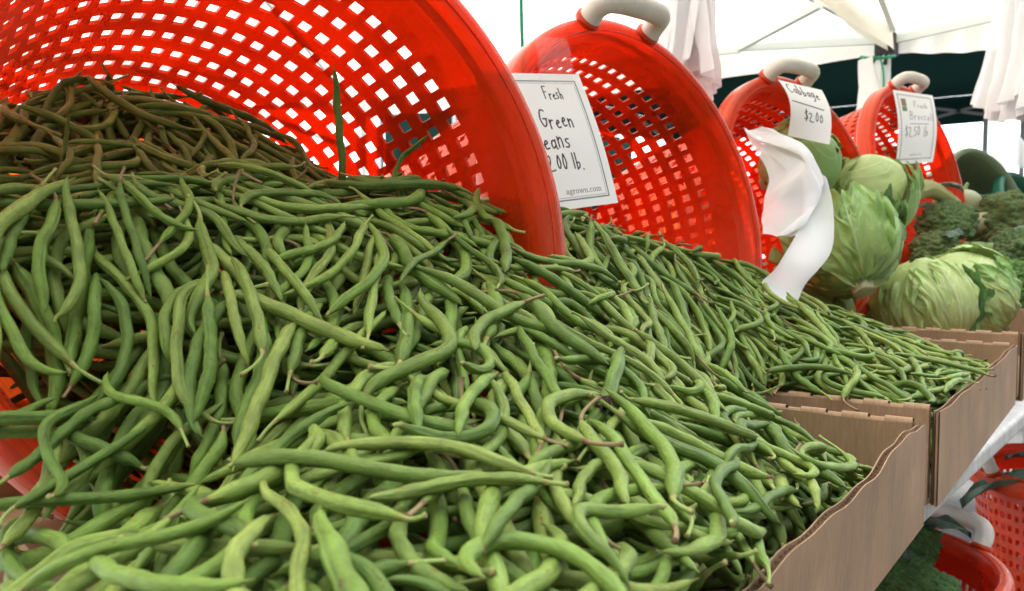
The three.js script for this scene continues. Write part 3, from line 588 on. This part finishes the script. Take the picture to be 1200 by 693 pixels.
// ---------------------------------------------------------------- broccoli
const broTex = tex(256, 256, (u, v) => { const n = 0.5 * tnoise(u, v, 100, 100, 61) + 0.5 * tnoise(u, v, 20, 20, 62), k = 0.5 + 0.75 * n; return [k * 0.36, k * 0.46, k * 0.27]; }, true, [3, 3]);
const broMats = [lin(1, 1, 1), lin(0.75, 1.0, 0.8), lin(1.1, 1.0, 0.95), lin(1.0, 1.25, 0.75)].map((c) => std({ map: broTex, color: c, roughness: 0.95 }));
const stalkMat = std({ color: lin(0.30, 0.42, 0.16), roughness: 0.6, map: dirt });
const blueLeaf = phy({ color: lin(0.10, 0.17, 0.12), roughness: 0.55, bumpMap: leafBump, bumpScale: 0.003 });
function broGeo(seed) {
  const g0 = new THREE.IcosahedronGeometry(1, 40); g0.deleteAttribute('normal'); g0.deleteAttribute('uv'); const g = mergeVertices(g0, 1e-4), p = g.attributes.position, v = V3(0, 0, 0);
  for (let i = 0; i < p.count; i++) {
    v.fromBufferAttribute(p, i).normalize();
    const a = 1 - Math.min(1, worley3(v.x * 2.3 + seed, v.y * 2.3, v.z * 2.3)), b = 1 - Math.min(1, worley3(v.x * 6 + seed, v.y * 6, v.z * 6)), c = 1 - Math.min(1, worley3(v.x * 22, v.y * 22 + seed, v.z * 22));
    let k = 0.70 + 0.26 * a + 0.14 * b + 0.05 * c; if (v.y < -0.2) k *= 1 - 0.35 * sstep(-0.2, -0.9, v.y);
    v.multiplyScalar(k); v.y *= 0.82; p.setXYZ(i, v.x, v.y, v.z);
  }
  const uv = []; for (let i = 0; i < p.count; i++) uv.push(p.getX(i) * 0.5 + p.getZ(i) * 0.3, p.getY(i) * 0.5 + p.getZ(i) * 0.4); g.setAttribute('uv', new THREE.Float32BufferAttribute(uv, 2)); g.computeVertexNormals(); return g;
}
const broGeos = [broGeo(1), broGeo(5), broGeo(9)];
const gStalk = sweep(curve([[0, -0.35, 0], [0.05, -0.7, 0], [0.02, -1.25, 0.05]], 10), (t, th) => 0.42 - 0.12 * t + 0.03 * Math.sin(th * 6), 14);
const broLeaf = sheet(14, 20, (u, v) => { const w = 0.35 * Math.sin(Math.PI * Math.min(1, v * 1.08)) * (1 + 0.2 * Math.sin(v * 25)); return [(u - 0.5) * 2 * w, 0.25 * Math.sin(v * 2.2) - 0.25 * v * v + 0.06 * Math.sin(u * 9 + v * 8), v * 1.2]; });
const bros = [
  [2.10, 1.070, -0.335, 0.066, 0, 'dark broccoli head with a pale leaf, below the broccoli sign'], [2.02, 1.012, -0.345, 0.056, 2, 'small dull broccoli head behind the pale cabbages'],
  [2.42, 1.075, -0.255, 0.105, 2, 'broad olive broccoli head in front of the green tub'], [2.245, 1.000, -0.205, 0.085, 0, 'broccoli head resting against the broad olive one'],
  [2.05, 0.955, -0.225, 0.062, 3, 'bright green broccoli head next to the pale cut stalk'], [2.07, 0.925, -0.165, 0.065, 3, 'bright green broccoli head over the tray edge'],
  [2.20, 0.93, -0.33, 0.10, 1, 'broccoli head low in the tray below the basket'], [2.42, 0.95, -0.32, 0.11, 1, 'broccoli head low in the tray under the olive one'], [2.55, 1.02, -0.40, 0.10, 1, 'broccoli head beside the pale round kohlrabi'],
];
bros.forEach(([x, y, z, s, m, label], i) => {
  const g = thing('broccoli', label, 'broccoli', [x, y, z], 'broccoli heads piled on the table');
  part('crown', broGeos[i % 3], broMats[m], g); part('stalk', gStalk, stalkMat, g); if (i < 2 || i === 3) { const l = part('leaf', broLeaf, blueLeaf, g); l.position.set(-0.2, 0.62, -0.35); l.rotation.set(-0.2, i * 2 + 2.2, 0.2); l.scale.setScalar(0.9); }
  g.scale.setScalar(s); g.rotation.set(0.35 * Math.sin(i * 3), i * 1.7, 0.3 * Math.cos(i * 2));
});
{
  const g = thing('broccoli_stalk', 'pale green cut broccoli stalk upended among the heads', 'broccoli', [2.01, 0.985, -0.268]);
  part('stalk', sweep(curve([[0, -0.05, 0], [0.002, 0, 0], [0.004, 0.048, 0.002]], 10), (t, th) => (0.021 + 0.012 * Math.pow(Math.abs(t - 0.35), 1.2)) * (1 + 0.14 * Math.cos(th * 5)), 30), stalkMat, g);
  part('cut_end', (() => { const c = new THREE.CircleGeometry(0.026, 20); c.rotateX(-Math.PI / 2); c.translate(0.004, 0.0485, 0.002); return c; })(), stubMat, g);
  const k = thing('broccoli_stalk', 'yellowish leafy broccoli stalk lying in the mouth of the farthest orange basket', 'broccoli', [2.11, 1.13, -0.37]);
  part('stalk', sweep(curve([[-0.09, 0.012, -0.02], [-0.03, 0.02, 0], [0.02, 0, 0.03], [0.05, -0.02, 0.05]], 20), (t) => 0.011 + 0.012 * (1 - t), 12), std({ color: lin(0.40, 0.40, 0.16), roughness: 0.7 }), k);
  const l = part('leaf', broLeaf, blueLeaf, k); l.scale.setScalar(0.075); l.position.set(-0.01, 0.02, 0.0); l.rotation.y = 0.9;
  for (const [x, y, z, s, lab] of [[2.40, 1.125, -0.345, 0.042, 'pale green kohlrabi bulb beside the farthest orange basket'], [2.36, 1.08, -0.30, 0.03, 'small white-green kohlrabi half hidden by olive broccoli']]) {
    const b = thing('kohlrabi', lab, 'kohlrabi', [x, y, z], 'kohlrabi bulbs'); const s2 = new THREE.SphereGeometry(s, 28, 20); s2.scale(1, 0.94, 1);
    part('bulb', s2, std({ color: lin(0.48, 0.55, 0.32), roughness: 0.5, map: dirt }), b); part('stub', sweep(curve([[0, s * 0.85, 0], [0.004, s * 1.05, 0], [0.01, s * 1.3, 0.004]], 6), (t) => s * 0.16 * (1 - 0.4 * t), 8), stalkMat, b);
  }
}
// ---------------------------------------------------------------- green tubs at the far end of the table
for (const [c, t, p, m, lab] of [
  [[3.40, 1.155, -0.41], 0.3, -0.42, greenPlastic, 'empty olive green tub lying tipped beyond the broccoli'], [[3.20, 1.16, -0.62], 0.3, -0.2, greenPlastic, 'olive green tub half hidden behind the farthest orange basket'],
  [[3.62, 1.10, -0.27], 0.5, -0.3, tealPlastic, 'teal green tub tipped next to the empty olive one']]) makeBasket('green_tub', lab, 'green tubs', false, [m, m], c, basketQuat(t, p), false, false);
part('crate', (() => mergeGeometries([box(2.95, TY + 0.001, -0.98, 3.85, TY + 0.12, -0.2)]))(), kraft, scene); tag(scene.children[scene.children.length - 1], 'low kraft carton under the green tubs', 'carton');
part('tub_riser', box(1.98, TY + 0.126, -0.76, 2.35, TY + 0.19, -0.42), kraft, scene); tag(scene.children[scene.children.length - 1], 'kraft carton raising the farthest orange basket', 'carton');

// ---------------------------------------------------------------- tubs of broccoli under the table
for (const [x, y, z, rot, lab] of [[1.324, 0.567, -0.342, 0.95, 'upright red tub of broccoli with white handle, partly under the table'], [2.134, 0.567, -0.07, 0.6, 'upright red perforated tub of leafy greens beyond the handled one']]) {
  const q = new THREE.Quaternion().setFromAxisAngle(V3(0, 1, 0), rot), o = makeBasket('upright_tub', lab, 'red tubs below the table', true, [redPlastic, handlePlastic], [x, y, z], q, true);
  const c = part('crate', box(x - 0.2, 0.001, z - 0.2, x + 0.2, y - B.depth - 0.001, z + 0.2), std({ color: lin(0.03, 0.03, 0.03), roughness: 0.8 }), scene); tag(c, x < 2 ? 'black crate under the tub with the white handle' : 'black crate under the tub of leafy greens', 'crate', 'black crates');
}
[[1.42, 0.565, -0.29, 0.072], [1.30, 0.525, -0.24, 0.075], [1.26, 0.52, -0.40, 0.085], [1.43, 0.52, -0.42, 0.08], [2.08, 0.54, -0.10, 0.08], [2.2, 0.53, 0.02, 0.09]].forEach(([x, y, z, s], i) => {
  const g = thing('broccoli', ['dark broccoli head standing highest in the handled tub', 'broccoli head under the white handle of the tub', 'broccoli head at the back of the handled tub', 'broccoli head on the far side of the handled tub', 'broccoli head in the tub of leafy greens', 'broccoli head near the outer rim of the leafy tub'][i], 'broccoli', [x, y, z], 'broccoli in the tubs below the table');
  part('crown', broGeos[i % 3], broMats[1], g); part('stalk', gStalk, stalkMat, g); const l = part('leaf', broLeaf, blueLeaf, g); l.position.set(0, 0.5, 0.3); l.rotation.y = i * 1.3; g.scale.setScalar(s); g.rotation.y = i;
});
{
  const g = thing('greens_bunch', 'blue-green leafy bunch in the perforated tub below the table', 'greens', [2.05, 0.55, -0.06]);
  for (let k = 0; k < 7; k++) { const l = part('leaf', broLeaf, blueLeaf, g); l.scale.setScalar(R(0.12, 0.17)); l.rotation.set(R(-0.3, 0.3), k * 0.9, 0); l.position.set(R(-0.05, 0.05), R(0, 0.03), R(-0.05, 0.05)); }
}

// ---------------------------------------------------------------- price signs: paper with printed frame and handwriting
const ST = { // strokes of the hand lettering on a unit box, baseline 0
  F: [[0.1, 1, 0.12, 0], [0.1, 1, 0.6, 1.02], [0.1, 0.55, 0.48, 0.57]], r: [[0.1, 0.5, 0.12, 0], [0.11, 0.3, 0.25, 0.5, 0.4, 0.46]], e: [[0.08, 0.25, 0.42, 0.3, 0.3, 0.52, 0.08, 0.3, 0.2, 0, 0.45, 0.08]],
  s: [[0.38, 0.46, 0.15, 0.5, 0.12, 0.3, 0.38, 0.2, 0.3, 0, 0.06, 0.03]], h: [[0.1, 1, 0.1, 0], [0.1, 0.32, 0.28, 0.5, 0.42, 0.35, 0.42, 0]], G: [[0.62, 0.85, 0.35, 1.02, 0.06, 0.5, 0.3, 0, 0.62, 0.15, 0.62, 0.45], [0.38, 0.45, 0.7, 0.45]],
  n: [[0.08, 0.5, 0.1, 0], [0.1, 0.32, 0.27, 0.52, 0.42, 0.35, 0.42, 0]], B: [[0.1, 1, 0.1, 0], [0.1, 1, 0.55, 0.95, 0.5, 0.58, 0.12, 0.54], [0.12, 0.54, 0.64, 0.45, 0.5, 0.02, 0.1, 0]], a: [[0.42, 0.42, 0.22, 0.52, 0.06, 0.25, 0.2, 0, 0.42, 0.2], [0.43, 0.5, 0.42, 0.1, 0.52, 0]],
  $: [[0.5, 0.85, 0.2, 0.95, 0.15, 0.6, 0.5, 0.45, 0.45, 0.1, 0.1, 0.12], [0.32, 1.12, 0.3, -0.1]], 2: [[0.1, 0.8, 0.3, 1, 0.5, 0.75, 0.1, 0.02, 0.58, 0.04]], 5: [[0.52, 1, 0.15, 0.98, 0.13, 0.58, 0.45, 0.55, 0.48, 0.1, 0.08, 0.05]], 0: [[0.3, 1, 0.08, 0.5, 0.28, 0, 0.52, 0.5, 0.32, 1]],
  l: [[0.15, 1, 0.15, 0.02]], b: [[0.1, 1, 0.1, 0], [0.1, 0.35, 0.36, 0.5, 0.42, 0.15, 0.1, 0.02]], '.': [[0.1, 0.03, 0.13, 0]], C: [[0.6, 0.85, 0.35, 1.0, 0.06, 0.5, 0.3, 0, 0.62, 0.12]], g: [[0.42, 0.42, 0.2, 0.52, 0.06, 0.25, 0.22, 0.05, 0.42, 0.3], [0.42, 0.5, 0.4, -0.3, 0.1, -0.32]], o: [[0.25, 0.5, 0.06, 0.25, 0.24, 0, 0.44, 0.25, 0.25, 0.5]], c: [[0.4, 0.42, 0.2, 0.5, 0.06, 0.22, 0.24, 0, 0.42, 0.08]], i: [[0.15, 0.48, 0.15, 0], [0.15, 0.7, 0.17, 0.72]],
};
function hand(c, s, x, y, h, w, lw) {
  c.lineWidth = lw; c.lineCap = 'round'; c.lineJoin = 'round';
  const h0 = h, y0 = y; let nth = 0; for (const ch of s) { nth++; h = h0 * (1 + 0.09 * Math.sin(nth * 2.3 + s.length)); y = y0 + h0 * 0.05 * Math.sin(nth * 1.7 + s.length * 2); for (const st of ST[ch] || []) { c.beginPath(); c.moveTo(x + st[0] * w, y - st[1] * h); for (let k = 2; k < st.length; k += 2) { const nxt = k + 2 < st.length; const mx = nxt ? (st[k] + st[k + 2]) / 2 : st[k], my = nxt ? (st[k + 1] + st[k + 3]) / 2 : st[k + 1]; c.quadraticCurveTo(x + st[k] * w, y - st[k + 1] * h, x + mx * w, y - my * h); } c.stroke(); } x += w * (ch === 'l' || ch === '.' || ch === 'i' ? 0.34 : ch === ' ' ? 0.5 : /[A-Z]/.test(ch) ? 0.8 : 0.6); }
}
function signTex(w, h, draw) {
  const cv = document.createElement('canvas'); cv.width = w; cv.height = h; const c = cv.getContext('2d');
  c.fillStyle = '#f2f2f0'; c.fillRect(0, 0, w, h); c.strokeStyle = '#26262c'; c.fillStyle = '#3a3a3a'; draw(c, w, h);
  const t = new THREE.CanvasTexture(cv); t.colorSpace = THREE.SRGBColorSpace; return t;
}
const frame = (c, w, h, l) => { c.strokeStyle = '#6a7072'; c.lineWidth = 5; c.strokeRect(l, l, w - 2 * l, h - 2 * l); c.lineWidth = 1.5; c.strokeRect(l + 9, l + 9, w - 2 * l - 18, h - 2 * l - 18); c.strokeStyle = '#26262c'; };
function sign(label, TL, TR, BR, BL, bulge, t, curlV = 0) {
  const g = thing('price_sign', label, 'sign', [0, 0, 0], 'handwritten price signs'), N = V3(TR[0] - TL[0], TR[1] - TL[1], TR[2] - TL[2]).cross(V3(BL[0] - TL[0], BL[1] - TL[1], BL[2] - TL[2])).normalize().negate();
  const geo = sheet(24, 30, (u, v) => { const w = 1 - v, P = [0, 1, 2].map((k) => lerp(lerp(TL[k], TR[k], u), lerp(BL[k], BR[k], u), w)), o = bulge * Math.sin(Math.PI * w) + curlV * w * w * (u - 0.5); return [P[0] + N.x * o, P[1] + N.y * o, P[2] + N.z * o]; });
  part('paper', geo, std({ map: t, roughness: 0.8 }), g); return g;
}
const sgn2 = sign('white price sign reading Fresh Green Beans taped to the second basket', [0.655, 1.190, -0.515], [0.798, 1.207, -0.485], [0.79, 1.07, -0.432], [0.645, 1.052, -0.462], 0.004, signTex(460, 560, (c, w, h) => {
  frame(c, w, h, 34); hand(c, 'Fresh', 262, 114, 50, 27, 4.5); hand(c, 'Green', 205, 238, 76, 47, 6); hand(c, 'Beans', 150, 322, 80, 52, 6); hand(c, '$2.00 lb.', 160, 410, 62, 42, 5.5); c.font = '27px serif'; c.textAlign = 'right'; c.fillText('agrown.com', w - 62, h - 56);
}));
part('tape', sheet(8, 12, (u, v) => [lerp(0.735, 0.768, u), lerp(1.19, 1.238, v), lerp(-0.484, -0.492, v) + 0.02 * (u - 0.5) + 0.004 * Math.sin(v * 3)]), phy({ color: 0xffffff, roughness: 0.12, transmission: 0.92, thickness: 0 }), sgn2);
sign('curling white sign reading Cabbage hung from the third basket handle', [1.417, 1.296, -0.482], [1.499, 1.286, -0.435], [1.453, 1.186, -0.415], [1.410, 1.207, -0.455], 0.014, signTex(360, 460, (c, w, h) => { hand(c, 'Cabbage', 30, 120, 96, 62, 9); c.lineWidth = 9; c.beginPath(); c.moveTo(30, 200); c.lineTo(300, 214); c.stroke(); hand(c, '$2.00', 120, 330, 70, 62, 7); }), 0.02);
const sgn4 = sign('white price sign reading Fresh Broccoli $2.50 lb on the farthest orange basket', [2.018, 1.362, -0.436], [2.150, 1.362, -0.380], [2.06, 1.206, -0.360], [1.965, 1.196, -0.415], 0.010, signTex(420, 600, (c, w, h) => {
  frame(c, w, h, 34); c.strokeStyle = '#73767c'; hand(c, 'Fresh', 190, 140, 50, 46, 5); hand(c, 'Broccoli', 130, 250, 74, 58, 5); c.lineWidth = 5; c.beginPath(); c.moveTo(130, 285); c.lineTo(330, 280); c.stroke(); hand(c, '$2.50 lb', 70, 390, 84, 62, 6);
  c.fillStyle = '#8a7a5c'; c.fillRect(62, 70, 50, 66); c.fillStyle = '#6f8a6a'; c.fillRect(62, 140, 50, 40); c.fillStyle = '#777'; c.font = '22px serif'; c.textAlign = 'center'; c.fillText('agrown.com', w / 2, h - 62);
}));

// ---------------------------------------------------------------- white plastic bags
function bagBundle(label, top, w, len, n, yaw, seed, print) {
  const g = thing('plastic_bag_bundle', label, 'plastic bags', top, 'bundles of plastic bags hung from the tent'), q = rngOf(seed);
  for (let k = 0; k < n; k++) {
    const ph = q() * 6, ww = w * R(0.9, 1.08, q), ll = len * R(0.86, 1.0, q), dz = (k - n / 2) * 0.009, sk = R(-0.02, 0.02, q);
    const geo = sheet(50, 36, (u, v) => {
      const d = 1 - v, a = u - 0.5, pinch = 0.35 + 0.65 * sstep(0, 0.45, d), fold = (0.018 * Math.sin(u * 17 + ph) + 0.012 * Math.sin(u * 39 + ph * 2)) * (1.1 - 0.5 * d) + 0.006 * (noise3(u * 14 + ph, d * 9, k) - 0.5);
      return [a * ww * pinch + sk * d, -d * ll - 0.03 * Math.sin(u * 3.1) * d + 0.015 * a * d, dz * (0.4 + 1.4 * d * d) + fold];
    }, 1, 1);
    part('bag', geo, k === n - 1 && print ? print : bagMat, g);
  }
  part('hook', sweep(curve([[0, 0.12, 0], [0, 0.05, 0], [0.01, 0.0, 0.01], [0, -0.02, 0]], 10), () => 0.003, 6), steel, g);
  g.rotation.y = yaw; return g;
}
const printMat = bagMat.clone(); printMat.map = signTex(512, 640, (c, w, h) => { c.fillStyle = '#ffffff'; c.fillRect(0, 0, w, h); c.fillStyle = '#d6808a'; c.strokeStyle = '#d6808a'; c.textAlign = 'center'; c.lineWidth = 3; c.font = 'bold 92px serif'; c.strokeText('THANK', w / 2, 230); c.strokeText('YOU', w / 2, 340); c.fillRect(120, 372, 270, 5); c.font = 'bold 44px serif'; c.fillText('THANK YOU', w / 2, 450); c.fillText('THANK YOU', w / 2, 520); });
bagBundle('bundle of white plastic bags hanging above the second basket', [1.49, 1.62, -0.675], 0.16, 0.30, 7, 0.62, 3);
bagBundle('bundle of white plastic bags with faded red print hanging by the tent post', [2.27, 1.72, -0.20], 0.26, 0.40, 9, 0.45, 8, printMat);
{
  const g = thing('plastic_bag', 'crumpled white plastic bag caught between the second basket and the cabbages', 'plastic bag', [0, 0, 0]);
  const crump = (P, Q, n, amp, seed, wd) => sheet(70, 60, (u, v) => { // draped film between two edge curves, pulled into folds
    const a = P.getPoint(v).lerp(Q.getPoint(v), u), e = amp * (0.35 + 0.65 * Math.sin(Math.PI * u)), w = 1.6 * Math.sin(v * 5 + seed) + 2.2 * (noise3(u * 3, v * 3, seed) - 0.5);
    const tri = (x) => Math.abs(((x / 6.283) % 1 + 1) % 1 - 0.5) * 4 - 1, f = tri(u * 9 + w + v * 2) * 0.6 + tri(u * 15 - v * 9 + w * 1.7) * 0.35 + tri(v * 17 + u * 7 + w) * 0.25;
    return [a.x + e * f * 0.7, a.y + e * 0.3 * tri(u * 11 + v * 6 + w), a.z + e * f + wd * Math.sin(Math.PI * u) * Math.sin(Math.PI * (0.1 + 0.8 * v))];
  });
  const cc = (l) => new THREE.CatmullRomCurve3(l.map((p) => V3(...p)));
  part('bag_body', crump(cc([[1.115, 1.180, -0.43], [1.108, 1.13, -0.395], [1.085, 1.075, -0.385], [1.062, 1.040, -0.375]]), cc([[1.125, 1.175, -0.39], [1.128, 1.135, -0.345], [1.118, 1.085, -0.34], [1.085, 1.040, -0.345]]), 30, 0.0135, 3, 0.034), bagMat, g);
  part('bag_strap', sheet(14, 50, (u, v) => { const c = cc([[1.128, 1.115, -0.335], [1.120, 1.075, -0.326], [1.095, 1.035, -0.322], [1.055, 1.0, -0.33], [1.030, 0.975, -0.342], [1.012, 0.945, -0.335]]).getPoint(v), w = lerp(0.010, 0.020, sstep(0, 0.6, v)) * (v > 0.8 ? 1 - (v - 0.8) * 2.6 : 1), a = (u - 0.5) * 2 * w; return [c.x - a * 0.62, c.y + a * 0.38 + 0.004 * Math.sin(v * 12 + u * 3), c.z - a * 0.45 + 0.010 * Math.cos(u * 3.1)]; }), bagMat, g);
}
{
  const g = thing('plastic_bag', 'small filled white plastic bag hanging at the far end of the tent', 'plastic bag', [3.70, 1.375, -0.385]);
  part('bag_body', sheet(40, 24, (u, v) => { const a = u * 6.2832, r = 0.068 * Math.pow(1 - v, 0.6) * (1 + 0.12 * Math.sin(a * 7 + v * 3)) + 0.006; return [r * Math.cos(a), -0.06 + v * 0.13, r * Math.sin(a)]; }), bagMat, g);
  part('string', bar([0, 0.065, 0], [0.01, 0.5, 0], 0.0015, 6), whitePaint, g);
  const k = thing('hanging_cloth', 'dark maroon cloth hanging past the small white bag', 'cloth', [3.60, 1.47, -0.27]);
  part('cloth', sheet(30, 20, (u, v) => [0.06 * (u - 0.5) + 0.015 * Math.sin(u * 19), -0.22 * (1 - v) + 0.04 * Math.sin(u * 3), (u - 0.15) * 0.16 * (1.3 - 0.7 * v) + 0.02 * Math.sin(u * 23)]), std({ color: lin(0.03, 0.008, 0.012), roughness: 0.9 }), k);
}
// paper tags tied to the tent post with green ribbon
{
  const g = thing('paper_tags', 'white paper tags tied with green ribbon to the tent post', 'tags', [3.70, 1.80, -0.86]);
  for (const [dx, dz, a] of [[-0.03, -0.05, 0.5], [-0.03, 0.02, -0.3], [-0.045, -0.02, 0.1]]) part('tag', sheet(10, 14, (u, v) => { const d = 1 - v; return [dx + 0.03 * d * (u - 0.5), -0.02 - d * 0.20 - 0.03 * Math.abs(u - 0.5), dz + (u - 0.5) * (0.03 + 0.10 * d * (1.2 - d * 0.5)) + a * 0.12 * d + 0.015 * Math.sin(u * 4)]; }), paper, g);
  part('ribbon', mergeGeometries([sweep(curve([[-0.02, -0.02, -0.06], [-0.04, -0.035, 0], [-0.01, -0.03, 0.055], [0.03, -0.02, 0.06]], 16), () => 0.006, 6), sweep(curve([[-0.03, -0.03, 0.02], [-0.035, -0.12, 0.035], [-0.03, -0.26, 0.03]], 12), () => 0.004, 6)]), std({ color: lin(0.01, 0.22, 0.11), roughness: 0.5 }), g);
  const r2 = part('ribbon', sweep(curve([[1.20, 1.62, -0.84], [1.195, 1.45, -0.838], [1.2, 1.30, -0.836]], 12), () => 0.0035, 6), std({ color: lin(0.01, 0.25, 0.14), roughness: 0.5 }), scene); tag(r2, 'green ribbon hanging behind the second basket', 'ribbon');
}
// white printed carton beside the near end of the first tray
{
  const g = thing('printed_carton', 'white printed carton on the table beside the torn tray end', 'carton', [0.12, TY, -0.52]);
  part('body', box(-0.12, 0.001, -0.14, 0.055, 0.045, 0.12), std({ roughness: 0.7, map: signTex(256, 256, (c, w, h) => { c.fillStyle = '#eeeef0'; c.fillRect(0, 0, w, h); c.fillStyle = '#8a8f96'; for (let k = 0; k < 9; k++) c.fillRect(30, 120 + k * 13, 90 + (k * 37) % 60, 5); }) }), g);
}
//@@END
renderer.render(scene, camera);
